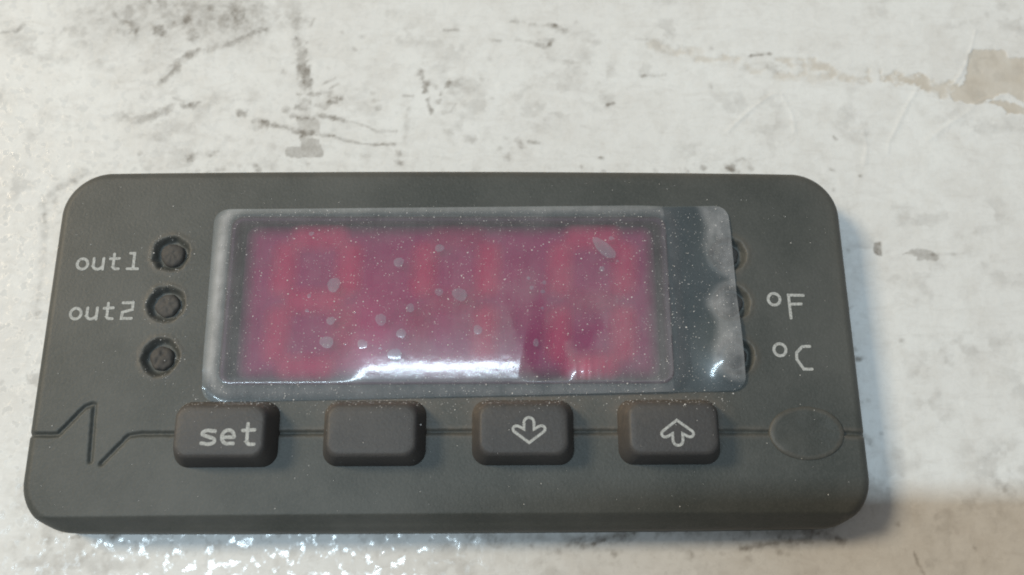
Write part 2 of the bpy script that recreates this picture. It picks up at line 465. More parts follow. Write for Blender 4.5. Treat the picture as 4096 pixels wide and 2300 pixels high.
 ('c',0.51,0.5,0.35,[(34.03,31.43),(35.73,31.6),(37.98,31.6)]),
 ('c',0.79,0.6,0.35,[(35.67,30.97),(37.34,30.82),(39.02,30.82),(39.9,29.89)]),
 ('c',0.71,0.55,0.35,[(40.55,29.42),(42.24,29.43),(43.62,29.28)]),
 ('c',0.42,0.5,0.35,[(43.63,30.53),(43.48,29.28)]),
 ('c',0.84,0.4,0.35,[(37.34,29.41),(39.45,29.57)]),
 ('c',1.19,0.9,0.35,[(45.46,29.44),(47.1,29.13),(49.03,28.83),(51,27.9),(52.47,28.37)]),
 ('c',0.42,0.6,0.35,[(44.87,30.37),(44.92,29.59)]),
 ('d',0.17,0.6,0.35,[(39.05,22.63),(39.28,22.26)]),
 ('d',0.3,0.375,0.5,[(41.47,18.14),(41.53,18.11)]),
 ('d',0.3,0.375,0.5,[(38.43,18.8),(38.49,18.76)]),
 ('d',0.54,0.525,0.5,[(28.04,19.08),(28.15,19.02)]),
 ('d',0.43,0.375,0.5,[(30,19),(30.08,18.96)]),
 ('d',0.19,0.4,0.35,[(28.63,19.73),(29.34,20.1),(29.99,19.74)]),
 ('d',0.09,0.25,0.35,[(47.58,9.7),(51.44,9.78)]),
 ('d',0.3,0.375,0.5,[(39.28,10.09),(39.34,10.06)]),
 ('d',0.28,0.375,0.5,[(38.97,-0.87),(39.02,-0.9)]),
 ('d',0.29,0.375,0.5,[(38.72,0.07),(38.77,0.04)]),
 ('d',0.3,0.375,0.5,[(38.45,18.83),(38.51,18.79)]),
 ('d',0.3,0.375,0.5,[(41.33,18.1),(41.38,18.07)]),
 ('d',0.31,0.375,0.5,[(38.37,16.64),(38.43,16.61)]),
 ('d',0.29,0.375,0.5,[(43.18,0.86),(43.24,0.83)]),
 ('d',0.28,0.5,0.35,[(38.74,-0.94),(39.26,-0.8)]),
 ('d',0.53,0.1875,0.5,[(50.62,11.72),(50.72,11.67)]),
 ('d',0.52,0.1875,0.5,[(55.18,1.2),(55.27,1.14)]),
 ('d',0.51,0.1875,0.5,[(47.08,-0.02),(47.17,-0.08)]),
 ('d',0.53,0.1875,0.5,[(51.57,9.7),(51.67,9.64)]),
 ('d',0.54,0.1875,0.5,[(52.6,8.7),(52.7,8.64)]),
 ('d',0.1,0.5,0.35,[(38.54,4.18),(38.99,4.33)]),
 ('d',0.23,0.55,0.35,[(41.93,-18.72),(42.12,-19.68),(42.56,-20.64),(42.63,-21)]),
 ('d',0.71,0.3,0.5,[(43.11,-19.81),(43.24,-19.88)]),
 ('d',0.23,0.4125,0.5,[(40.73,-16.29),(40.77,-16.32)]),
 ('d',0.23,0.4125,0.5,[(47.55,-18.4),(47.6,-18.42)]),
 ('d',0.23,0.4125,0.5,[(38.81,-4.98),(38.86,-5.01)]),
 ('d',0.24,0.4125,0.5,[(39.36,-4.85),(39.4,-4.88)]),
 ('d',0.23,0.4125,0.5,[(39.2,-9.08),(39.25,-9.11)]),
 ('d',0.23,0.4125,0.5,[(40.15,-8.06),(40.2,-8.08)]),
 ('d',0.62,0.375,0.5,[(38.7,-12),(38.81,-12.07)]),
 ('d',0.63,0.375,0.5,[(38.99,-8.51),(39.1,-8.57)]),
 ('d',1.03,0.225,0.5,[(51.49,-13.38),(51.68,-13.49)]),
 ('d',1.04,0.225,0.5,[(50.34,-12.5),(50.53,-12.6)]),
 ('d',1.14,0.15,1,[(42.33,-15.32),(43.65,-17.77)]),
 ('d',0.63,0.5,0.8,[(11.18,-17.45),(13.7,-17.23),(16.47,-17)]),
 ('d',0.28,0.6,0.35,[(11.92,-18.06),(12.67,-17.94),(14.45,-17.23)]),
 ('d',0.38,0.5,0.35,[(26.19,-18.38),(29.39,-17.8),(32.57,-17.52)]),
 ('d',0.36,0.375,0.5,[(29.69,-18.64),(29.76,-18.68)]),
 ('d',0.35,0.375,0.5,[(30.3,-18.83),(30.37,-18.86)]),
 ('d',0.35,0.375,0.5,[(26.75,-19.22),(26.82,-19.26)]),
 ('d',0.35,0.375,0.5,[(24.41,-18.73),(24.48,-18.76)]),
 ('d',0.35,0.375,0.5,[(21.65,-18.71),(21.72,-18.75)]),
 ('d',0.35,0.375,0.5,[(14.65,-18.73),(14.71,-18.76)]),
 ('d',0.5,0.6,0.35,[(34.24,-17.29),(35.59,-17.72)]),
 ('d',0.76,0.4,0.9,[(18.76,-16.65),(26.31,-16.94),(33.91,-16.86)]),
 ('d',0.5,0.5,0.35,[(1.5,-16.91),(1.82,-17.4)]),
 ('d',0.35,0.375,0.5,[(9.61,-18.46),(9.68,-18.49)]),
 ('d',0.35,0.375,0.5,[(11.57,-17.57),(11.63,-17.61)]),
 ('d',0.35,0.375,0.5,[(7.31,-18.03),(7.37,-18.06)]),
 ('d',0.88,0.3,0.9,[(2.81,-17.16),(13.45,-17.46)]),
 ('d',0.34,0.4125,0.5,[(-30.73,-16.82),(-30.66,-16.85)]),
 ('d',0.33,0.4125,0.5,[(-30.43,-17.03),(-30.36,-17.06)]),
 ('d',0.33,0.4125,0.5,[(-30.03,-16.89),(-29.96,-16.93)]),
 ('d',0.33,0.4125,0.5,[(-27.46,-17.51),(-27.39,-17.55)]),
 ('d',0.5,0.225,0.5,[(-36.07,-17.26),(-35.97,-17.31)]),
 ('d',0.29,0.2625,0.5,[(-39.26,-5.23),(-39.2,-5.26)]),
 ('d',0.29,0.2625,0.5,[(-42.42,-2.87),(-42.36,-2.9)]),
 ('d',0.28,0.2625,0.5,[(-39.08,-6.46),(-39.02,-6.49)]),
]
POLYS = [
 ('d',0.34,[(-16.36,24.53),(-14.25,24.53),(-13.83,22.7),(-16.05,22.56)]),
 ('d',0.48,[(-16.04,22.42),(-13.94,22.28),(-13.58,20.33),(-14.63,19.99),(-17.29,20.12),(-17.48,21.02),(-15.98,21.3)]),
 ('c',1,[(55.27,32.94),(58.67,32.87),(58.81,32),(60.78,31.85),(59.85,26.39),(58.21,27.46),(57.38,27.54),(55.73,26.84),(54.69,26.45),(52.24,26.83),(52.07,27.6),(53.82,29),(54.67,31.82)]),
 ('c',0.95,[(55.69,26.61),(57.41,26.84),(58.31,26.39),(59.74,25.78),(59.64,25.17),(57.69,25.16),(57.17,26.23)]),
 ('d',1.3,[(41.9,10.94),(42.54,10.99),(42.51,9.55),(42.11,9.63),(41.86,9.78),(41.72,10.09)]),
 ('d',0.5,[(44.47,9.63),(45.28,10.21),(46.77,10.28),(47.61,9.9),(48.04,9.32),(47.94,9.09),(46.03,9.16),(45.92,9.47),(45.22,9.7)]),
 ('d',0.25,[(-40.2,-2.21),(-39.06,-2.07),(-38.94,-3.4),(-39.95,-2.96)]),
]
RIDGES = [
 (0.21,0.12,[(55.9,35.19),(55.2,33.42),(54.53,31.82),(53.54,29.93),(52.51,28.68)]),
 (0.16,0.16,[(54.4,26.38),(55.91,27.07),(57.5,27.38),(58.17,27.23)]),
 (0.29,0.1,[(48.48,27.9),(47.46,26.51),(46.38,24.68),(44.97,22.27)]),
 (0.26,0.1,[(33.67,27.47),(33.1,27.39),(31.34,26.16),(29.56,24.64),(28.07,23.14)]),
 (0.26,0.08,[(34.08,27.39),(34.98,25.26),(35.06,23.15)]),
 (0.29,0.09,[(40.98,23.31),(42.22,23.31),(42.43,21.67),(41.9,19.46)]),
 (0.34,0.09,[(54.03,25.76),(51.26,23.94),(48.96,22.28)]),
 (0.26,0.07,[(44.8,21.97),(44.51,20.79)]),
]

# ------------------------------------------------------------------ the wall: painted sheet with stains, chips and lifted paint edges
def build_wall():
    fx = np.arange(-57, 71.01, 0.13); fy = np.arange(-31, 46.01, 0.13)
    def ext(f, far):
        k = np.array([0.6, 1.5, 3, 6, 12, 24, 48, 96, far])
        return np.concatenate([f[0] - k[::-1], f, f[-1] + k])
    xs, ys = ext(fx, 260.0), ext(fy, 260.0)
    X, Y = np.meshgrid(xs, ys)
    dirt = np.zeros(X.shape); chip = np.zeros(X.shape); h = np.zeros(X.shape)
    e1 = fbm(X * 0.9, Y * 0.9, 3, 5) - 0.5
    e2 = fbm(X * 2.6, Y * 2.6, 9, 4) - 0.5
    brk = fbm(X * 1.3, Y * 1.3, 21, 4)
    def win(pts, m):
        px = [p[0] for p in pts]; py = [p[1] for p in pts]
        i0, i1 = np.searchsorted(xs, (min(px) - m, max(px) + m)); j0, j1 = np.searchsorted(ys, (min(py) - m, max(py) + m))
        return np.s_[j0:j1, i0:i1]
    for ch, w, s, soft, pts in STROKES:
        sl = win(pts, w * 1.2 + 1)
        d = seg_dist(X[sl], Y[sl], pts)
        r = w / 2
        d = d + (e1[sl] * 2.6 + e2[sl] * 2.0) * (min(r, 1.3) * 0.9 + 0.06)
        mk = 1 - sstep(r * (0.75 - soft) - 0.10, r * (1.15 + soft * 0.6) + 0.18, d)
        mk = mk * s * 1.15 * (0.55 + 0.55 * sstep(0.25, 0.68, brk[sl]))
        tgt = chip if ch == 'c' else dirt
        tgt[sl] = np.maximum(tgt[sl], mk) if ch == 'c' else tgt[sl] + mk * (1 - 0.5 * np.clip(tgt[sl], 0, 1))
    for ch, s, pts in POLYS:
        sl = win(pts, 1.5)
        d = poly_sdf(X[sl], Y[sl], pts) + (e1[sl] * 0.8 + e2[sl] * 0.5) * (0.2 if s > 1 else 0.9)
        mk = (1 - sstep(-0.10, 0.10, d)) * s
        tgt = chip if ch == 'c' else dirt
        tgt[sl] = np.maximum(tgt[sl], mk) if ch == 'c' else tgt[sl] + mk
    for w, hh, pts in RIDGES:
        sl = win(pts, 2)
        d = seg_dist(X[sl], Y[sl], pts) + e1[sl] * 0.35
        h[sl] = h[sl] + 0.5 * hh * np.exp(-(d / (w * 0.75)) ** 2) * (0.4 + brk[sl])
    # scattered grime: fine freckles, denser around the instrument's rim
    rim = rrect_sdf(X, Y, 0, 0, 37, 16.8, 4.4)
    near = np.exp(-np.clip(rim, 0, 99) / 1.6)
    fr = fbm(X * 1.9, Y * 1.9, 33, 4)
    dirt += sstep(0.60, 0.72, fr) * (0.03 + 0.28 * near) + 0.08 * near
    dirt += 0.22 * sstep(0.52, 0.75, fbm(X * 0.22, Y * 0.30, 41, 5)) * sstep(0.40, 0.62, fbm(X * 0.8, Y * 0.8, 47, 4))
    dirt *= 1 - 0.6 * sstep(1.9, 1.5, rim + 0.5 * e1) * sstep(16.0, 17.2, Y) * sstep(-30, -27, X) * sstep(0.0, 0.6, rim)
    dirt = np.clip(dirt * 1.15, 0, 0.96); chip = np.clip(chip * 1.15, 0, 1)
    h += 0.05 * (fbm(X * 0.16, Y * 0.16, 5, 3) - 0.5) - 0.07 * chip
    me = grid_mesh('wall', X, Y, h, {'dirt': dirt, 'chip': chip})
    o = link('wall', me, M_WALL)
    o['kind'] = 'structure'
    o['label'] = 'dirty white painted metal panel with stains and chipped paint'
build_wall()

# ------------------------------------------------------------------ the controller
ctrl = bpy.data.objects.new('temperature_controller', None)
scene.collection.objects.link(ctrl)
ctrl.empty_display_size = 0.01
ctrl['label'] = 'dark grey digital temperature controller with red display and four keys, set into the wall'
ctrl['category'] = 'controller'
FRONT = 4.6
HW, HH, RAD = 37.0, 16.76, 4.4
LEDS = [(-26.1, 8.3), (-26.1, 3.43), (-26.1, -1.5), (25.85, 8.2), (25.85, 3.5), (25.85, -1.5)]
WIN = (-0.3, 3.9, 20.25, 7.85, 1.1)          # window centre, half size, corner radius
KEYS = [(-19.5, -8.42), (-6.6, -8.38), (6.42, -8.36), (19.3, -8.36)]
GROOVES = [[(-36.9, -8.39), (-34.3, -8.40), (-32.2, -5.95), (-31.6, -5.75)], [(-31.42, -5.80), (-31.20, -10.7)],
           [(-30.2, -10.9), (-28.1, -8.5), (-27.1, -8.36), (-23.4, -8.36)], [(-15.6, -8.33), (-10.2, -8.33)], [(-2.9, -8.28), (2.6, -8.28)],
           [(9.8, -8.32), (15.6, -8.34)], [(22.6, -8.37), (28.5, -8.45)], [(34.8, -8.53), (36.9, -8.66)]]

def bow(x): return 0.12 - 0.32 * (x / 37.0) ** 2
def outline_sdf(x, y):
    yy = y - bow(x) * sstep(0, 16, y) + 0.5 * bow(x) * sstep(0, 16, -y)
    return rrect_sdf(x, yy, 0, 0, HW, HH, RAD)
def build_housing():
    st = 0.1
    xs = np.arange(-37.6, 37.61, st); ys = np.arange(-17.4, 17.41, st)
    X, Y = np.meshgrid(xs, ys)
    sd = outline_sdf(X, Y)
    for _ in range(2):                                   # snap the outer ring of vertices onto the outline
        e = 0.01
        gx = (outline_sdf(X + e, Y) - outline_sdf(X - e, Y)) / (2 * e); gy = (outline_sdf(X, Y + e) - outline_sdf(X, Y - e)) / (2 * e)
        o = np.maximum(outline_sdf(X, Y), 0)
        X = X - gx * o; Y = Y - gy * o
    outside = sd > 0
    oc = outside[:-1, :-1] & outside[1:, :-1] & outside[:-1, 1:] & outside[1:, 1:]
    dep = np.maximum(-outline_sdf(X, Y), 0)
    r = 0.95
    u = np.clip(1 - dep / r, 0, 1)
    h = FRONT - r * (1 - np.sqrt(np.clip(1 - u * u, 0, 1))) * 1.0
    yb = Y + 0.15 * (X / 37.0) ** 2
    h -= 0.75 * sstep(0.0, 1.0, (-15.20 - yb) / 0.9)              # the chamfer along the lower edge
    h -= 0.22 * np.clip((-15.9 - yb) / 0.9, 0, 1)
    h += 0.10 * sstep(14.8, 12.5, np.abs(Y)) * 0
    g = np.full(X.shape, 9.0)
    for pts in GROOVES: g = np.minimum(g, seg_dist(X, Y, pts))
    g = g + (vnoise(X * 3, Y * 3, 4) - 0.5) * 0.06
    h -= 0.24 * (1 - sstep(0.0, 0.30, g))
    for (lx, ly) in LEDS:
        d = np.hypot(X - lx, Y - ly) + (fbm(X * 1.6, Y * 1.6, 8, 3) - 0.5) * 0.30
        h -= 0.62 * (1 - sstep(1.25, 1.78, d))
        h += 0.04 * np.exp(-((d - 1.85) / 0.2) ** 2) * (0.3 + vnoise(X * 2.2, Y * 2.2, 6))
    wd = rrect_sdf(X, Y, *WIN[:4], WIN[4])
    h -= 3.2 * (1 - sstep(-0.45, -0.28, wd))
    # slight swelling of the face round each key
    grime_and_rim_tone = np.zeros(X.shape)
    for (kx, ky) in KEYS:
        kd = rrect_sdf(X, Y, kx, ky, 4.55, 2.95, 1.3)
        h -= 0.0 * (1 - sstep(0.0, 0.8, np.abs(kd))) * (0.25 + 0.75 * sstep(-2.0, 2.0, (X - kx) * 0.6 - (Y - ky)))
        grime_and_rim_tone += 0.55 * np.exp(-np.clip(kd, 0, 9) / 1.0) * sstep(-11.0, -6.0, Y) * sstep(-16.0, -6.0, X)
    grime_and_rim_tone += 0.50 * np.exp(-np.clip(wd, 0, 9) / 1.3) * sstep(6, -4.5, Y) * sstep(26, 16, X)
    grime_and_rim_tone += 0.35 * np.exp(-np.clip(dep - 0.2, 0, 9) / 0.8) * sstep(-10, 14, Y)
    for (lx, ly) in LEDS: grime_and_rim_tone += 0.30 * np.exp(-((np.hypot(X - lx, Y - ly) - 1.9) / 0.35) ** 2)
    grime_and_rim_tone += 0.35 * np.exp(-((g - 0.35) / 0.2) ** 2) * sstep(-27, -20, X)
    me = grid_mesh('housing', X, Y, h, {'grime_and_rim_tone': np.clip(grime_and_rim_tone, 0, 0.9)}, keep=~oc)
    o = link('housing', me, M_BODY, ctrl)
    # side wall down to the panel
    ring = []
    base = rrect_ring(HW, HH, RAD, 24)
    dense = []
    for (ax, ay), (bx, by) in zip(base, base[1:] + base[:1]):
        k = max(1, int(math.hypot(bx - ax, by - ay) / 0.5))
        dense += [(ax + (bx - ax) * i / k, ay + (by - ay) * i / k) for i in range(k)]
    A = np.array(dense); x, y = A[:, 0], A[:, 1].copy()
    for _ in range(6):
        e = 0.01; d = outline_sdf(x, y)
        gx = (outline_sdf(x + e, y) - outline_sdf(x - e, y)) / (2 * e); gy = (outline_sdf(x, y + e) - outline_sdf(x, y - e)) / (2 * e)
        x = x - gx * d; y = y - gy * d
    V, F = [], []; n = len(x)
    yb = y + 0.15 * (x / 37.0) ** 2
    top = FRONT - r - 0.75 * sstep(0.0, 1.0, (-15.20 - yb) / 0.9) - 0.22 * np.clip((-15.9 - yb) / 0.9, 0, 1)
    for f, off in ((1.0, 0.0), (0.6, 0.0), (0.1, 0.05), (0.0, 0.05)):
        V += [(a * (1 + off / 37), b * (1 + off / 17), z * f + 0.02) for a, b, z in zip(x, y, top - 0.02)]
    for k in range(3):
        for j in range(n):
            F.append((k * n + j, k * n + (j + 1) % n, (k + 1) * n + (j + 1) % n, (k + 1) * n + j))
    link('side_wall', pymesh('side_wall', V, F), M_BODY, ctrl)
build_housing()

# indicator lamps: rough domes sunk in their holes
for k, (lx, ly) in enumerate(LEDS):
    th = np.linspace(0, 2 * np.pi, 41)[:-1]
    rings = []
    for rr, z in ((1.16, 3.6), (1.10, 4.10), (1.02, 4.25), (0.90, 4.34), (0.75, 4.38), (0.6, 4.39), (0.45, 4.40), (0.3, 4.40), (0.1, 4.40)):
        jit = 1 + 0.28 * (fbm(np.cos(th) * 1.4 + k * 7, np.sin(th) * 1.4, 13, 3) - 0.5) * (1 if rr > 0.5 else 0)
        zz = z + 0.0
        rings.append(([(rr * j * math.cos(a), rr * j * math.sin(a)) for a, j in zip(th, jit)], zz))
    me = loft('indicator_lamp', rings, lx, ly)
    for vtx in me.vertices:
        vx, vy = vtx.co.x / S, vtx.co.z / S
        vtx.co.y -= float(fbm(np.array([vx * 2.4]), np.array([vy * 2.4]), 19, 3)[0] - 0.5) * 0.35 * S
    at = me.attributes.new('grime_and_rim_tone', 'FLOAT', 'POINT')
    at.data.foreach_set('value', np.full(len(me.vertices), 0.2, np.float32))
    o = link('indicator_lamp', me, M_LED, ctrl)

# the four keys
def key(kx, ky):
    prof = [(0, 3.6), (0.05, 4.5), (0.10, 4.75), (0.32, 5.35), (0.55, 5.95), (0.70, 6.32), (0.79, 6.48), (0.92, 6.565), (1.10, 6.595), (1.5, 6.60), (2.1, 6.60)]
    me = loft('key', [(rrect_ring(4.55 - i * 0.92, 2.92 - i * 0.92, max(1.35 - i * 0.35, 0.2), 12), z) for i, z in [(i, z if z < 4.6 else 4.5 + (z - 4.5) * 1.2) for i, z in prof]], kx, ky)
    n = len(me.vertices); co = np.empty(n * 3, np.float32); me.vertices.foreach_get('co', co); co = co.reshape(-1, 3) / S
    x, y, z = co[:, 0] - kx, co[:, 2] - ky, -co[:, 1]
    g = sstep(1.2, 2.3, y) * sstep(6.98, 6.7, z) * 0.9 + 0.5 * sstep(-2.6, -4.0, x) * sstep(6.98, 6.6, z) * sstep(-1.8, 0.5, y)  # browner tone towards the key's upper and left rims
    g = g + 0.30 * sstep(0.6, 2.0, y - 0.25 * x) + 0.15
    at = me.attributes.new('grime_and_rim_tone', 'FLOAT', 'POINT'); at.data.foreach_set('value', np.clip(g * 0.62, 0, 0.85).astype(np.float32))
    return link('key', me, M_KEY, ctrl)
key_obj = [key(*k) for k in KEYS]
key_obj[0]['label'] = 'key printed with the word set'
key_obj[1]['label'] = 'blank key without any print'
key_obj[2]['label'] = 'key printed with an outlined down arrow'
key_obj[3]['label'] = 'key printed with an outlined up arrow'

# blank oval boss at the lower right
def oval(a, b, n=56):
    return [(a * math.cos(t * 2 * math.pi / n), b * math.sin(t * 2 * math.pi / n)) for t in range(n)]
rings = [(oval(3.40, 2.42), 4.50), (oval(3.36, 2.38), 4.66), (oval(3.22, 2.27), 4.74), (oval(3.02, 2.08), 4.765), (oval(2.80, 1.92), 4.76), (oval(2.4, 1.6), 4.73), (oval(1.6, 1.05), 4.71), (oval(0.5, 0.35), 4.70)]
me = loft('oval_boss', rings, 31.6, -8.52)
for vtx in me.vertices:
    vtx.co.y -= float(fbm(np.array([vtx.co.x / S * 0.55]), np.array([vtx.co.z / S * 0.8]), 23, 3)[0] - 0.55) * 0.22 * S
at = me.attributes.new('grime_and_rim_tone', 'FLOAT', 'POINT')
gv = np.zeros(len(me.vertices), np.float32); gv[56:4 * 56] = 0.25; at.data.foreach_set('value', gv)
link('oval_boss', me, M_BODY, ctrl)

# ------------------------------------------------------------------ printing: every stroke a thin ribbon with round ends
def ribbon(V, F, pts, w, z, closed=False):
    p = [Vector((a, b)) for a, b in pts]; n = len(p); r = w / 2
    base = len(V); L, Rr = [], []
    for i in range(n):
        a = p[i - 1] if (i > 0 or closed) else None
        b = p[(i + 1) % n] if (i < n - 1 or closed) else None
        d1 = (p[i] - a).normalized() if a is not None else None
        d2 = (b - p[i]).normalized() if b is not None else None
        if d1 is None: d1 = d2
        if d2 is None: d2 = d1
        tn = (d1 + d2); tn = tn.normalized() if tn.length > 1e-6 else d1
        nn = Vector((-tn.y, tn.x)); c = max(0.55, nn.dot(Vector((-d1.y, d1.x))))
        L.append(p[i] + nn * r / c); Rr.append(p[i] - nn * r / c)
    for a, b in zip(L, Rr): V.append((a.x, a.y, z)); V.append((b.x, b.y, z))
    for i in range(n if closed else n - 1):
        j = (i + 1) % n
        F.append((base + 2 * i, base + 2 * i + 1, base + 2 * j + 1, base + 2 * j))
    if not closed:
        for end in (0, n - 1):
            d = (p[0] - p[1]) if end == 0 else (p[-1] - p[-2])
            a0 = math.atan2(d.y, d.x) - math.pi / 2
            k = len(V)
            for j in range(9):
                a = a0 + math.pi * j / 8
                V.append((p[end].x + r * math.cos(a), p[end].y + r * math.sin(a), z))
            F.append(tuple(range(k, k + 9)))
def arc(cx, cy, rx, ry, a0, a1, n=12):
    return [(cx + rx * math.cos(math.radians(a0 + (a1 - a0) * i / n)), cy + ry * math.sin(math.radians(a0 + (a1 - a0) * i / n))) for i in range(n + 1)]
GLYPH = {   # unit boxes: x 0..1, y in x-heights
 'o': [(arc(0.5, 0.5, 0.44, 0.45, 0, 360, 24)[:-1], True)],
 'u': [([(0.08, 1.0), (0.08, 0.36)] + arc(0.46, 0.36, 0.38, 0.32, 180, 300, 8) + [(0.90, 0.30)], False), ([(0.92, 1.0), (0.92, 0.04)], False)],
 't': [([(0.40, 1.36), (0.40, 0.26)] + arc(0.66, 0.26, 0.26, 0.22, 180, 270, 5) + [(0.95, 0.04)], False), ([(0.04, 0.93), (0.92, 0.97)], False)],
 '1': [([(0.22, 1.36), (0.56, 1.36), (0.56, 0.06)], False), ([(0.08, 0.05), (0.94, 0.05)], False)],
 '2': [([(0.10, 1.34), (0.90, 1.34), (0.90, 0.78), (0.12, 0.56), (0.10, 0.06), (0.90, 0.06)], False)],
 's': [([(0.92, 0.90)] + arc(0.48, 0.74, 0.40, 0.20, 55, 200, 8) + arc(0.52, 0.28, 0.42, 0.22, 80, -130, 10) + [(0.06, 0.12)], False)],
 'e': [([(0.12, 0.50), (0.90, 0.50)], False), (arc(0.5, 0.52, 0.42, 0.44, 0, 290, 18) + [(0.88, 0.10)], False)],
}
def text_obj(name, items, z, w, parent, label=None):
    V, F = [], []; k = 0
    for ch, x0, x1, y0, xh in items:
        for pts, closed in GLYPH[ch]:
            ribbon(V, F, [(x0 + (x1 - x0) * a, y0 + xh * b) for a, b in pts], w, z + 0.004 * (k % 4), closed); k += 1
    o = link(name, pymesh(name, V, F), M_PRINT, parent, False)
    if label: o['label'] = label
    return o
def stroke_obj(name, strokes, z, w, parent, label=None):
    V, F = [], []
    for k, (pts, closed) in enumerate(strokes): ribbon(V, F, pts, w, z + 0.004 * k, closed)
    o = link(name, pymesh(name, V, F), M_PRINT, parent, False)
    if label: o['label'] = label
    return o
for yb, d in ((6.72, '1'), (1.98, '2')):
    text_obj('printed_text', [('o', -34.68, -33.58, yb, 1.12), ('u', -33.2, -32.15, yb, 1.10), ('t', -31.66, -30.74, yb + .03, 1.10), (d, -30.08, -28.95, yb + .03, 1.15)], FRONT + 0.02, 0.265, ctrl, 'printed text out' + d)
stroke_obj('printed_symbol', [(arc(29.79, 3.80, 0.55, 0.56, 0, 360, 28)[:-1], True), ([(32.55, 4.17), (31.16, 4.19), (31.20, 2.0)], False), ([(31.2, 3.33), (32.28, 3.34)], False)], FRONT + 0.02, 0.27, ctrl, 'printed degree sign and letter F')
stroke_obj('printed_symbol', [(arc(29.90, -0.97, 0.55, 0.56, 0, 360, 28)[:-1], True), ([(32.66, -0.66), (31.98, -0.68), (31.40, -1.24), (31.36, -1.86), (31.92, -2.77), (32.66, -2.77)], False)], FRONT + 0.02, 0.27, ctrl, 'printed degree sign and letter C')
text_obj('printed_text', [('s', -21.02, -19.75, -9.62, 1.32), ('e', -19.33, -18.10, -9.62, 1.32), ('t', -17.55, -16.42, -9.62, 1.32)], 7.035, 0.30, key_obj[0])
def arrow(cx, cy, s):
    half = [(0.43, 0.46 * 1.0), (0.43, 0.14), (0.80, 0.36)] + [(1.08 + 0.30 * math.cos(a), 0.16 + 0.28 * math.sin(a)) for a in (1.9, 1.4, 0.8, 0.2, -0.4, -0.9)] + [(0, -1.0)]
    top = [(0.43 * math.cos(a), 0.72 + 0.43 * math.sin(a)) for a in [math.pi - math.pi * i / 8 for i in range(9)]]
    pts = top + half + [(-x, y) for x, y in half[:-1][::-1]]
    return [(cx + x, cy + s * y) for x, y in pts]
stroke_obj('printed_arrow', [(arrow(6.88, -8.53, 1), True)], 7.035, 0.235, key_obj[2])
stroke_obj('printed_arrow', [(arrow(19.62, -8.66, -1), True)], 7.035, 0.235, key_obj[3])

# ------------------------------------------------------------------ display: red LED face and segments under a smoked window
mod = loft('display_module', pad_rings(19.35, 7.5, 1.2, [(0, 1.45), (0, 3.7), (0.1, 3.8), (0.7, 3.8), (1.3, 3.8), (2.0, 3.8)], 4), -0.2, 3.9)
at = mod.attributes.new('core', 'FLOAT', 'POINT')
at.data.foreach_set('value', np.repeat(np.array([0, 0, 0, 0.45, 0.9, 1.0], np.float32), len(mod.vertices) // 6))
module = link('display_module', mod, M_MODULE, ctrl, False)
def segment(cx, cy, ln, wd, vert, mat, k):
    V, F, core = [], [], []
    out, n = 1.0, 24
    def hexa(l, w):
        return rrect_ring(l / 2, w / 2, w / 2 * 0.98, 6)
    rings = [(hexa(ln * 0.8, wd * 0.25), 1.0), (hexa(ln, wd * 0.9), 0.80), (hexa(ln + 0.8, wd + 0.8), 0.40), (hexa(ln + 1.9, wd + 1.9), 0.0)]
    m = len(rings[0][0])
    for (pts, c), zz in zip(rings, (0.10, 0.09, 0.05, 0.02)):
        for x, y in pts:
            if vert: x, y = -y, x
            V.append((cx + x + 0.08 * (cy - 3.8 + y) * 0.6, cy + y, 3.8 + zz + 0.006 * k)); core.append(c)
    F.append(tuple(range(m)))
    for q in range(3):
        for j in range(m):
            F.append((q * m + j, (q + 1) * m + j, (q + 1) * m + (j + 1) % m, q * m + (j + 1) % m))
    me = pymesh('segment', V, F)
    at = me.attributes.new('core', 'FLOAT', 'POINT'); at.data.foreach_set('value', np.array(core, np.float32))
    return link('segment', me, mat, module)
ON = [('a', 'b', 'f', 'g', 'e', 'd'), ('b', 'f', 'c'), ('a', 'b', 'f', 'd', 'c', 'e')]
for dgt, cx in enumerate((-12.75, 0.3, 13.1)):
    k = 0
    for nm, dx, dy, vert in (('a', 0, 6.35, 0), ('g', 0, 0, 0), ('d', 0, -6.35, 0), ('b', 3.0, 3.2, 1), ('c', 3.0, -3.2, 1), ('f', -3.0, 3.2, 1), ('e', -3.0, -3.2, 1)):
        segment(cx + dx - 0.15, 3.9 + dy * 0.98, 4.4, 1.35, vert, M_SEGON if nm in ON[dgt] else M_SEGDIM, k); k += 1
lens = loft('display_window', [(rrect_ring(WIN[2] + .1 - i, WIN[3] + .1 - i, WIN[4], 8), z) for i, z in ((0, 4.55), (0.0, 4.95), (0.08, 5.08), (0.22, 5.17), (0.4, 5.20), (0.8, 5.20))], WIN[0], WIN[1])
link('display_window', lens, M_LENS, ctrl)

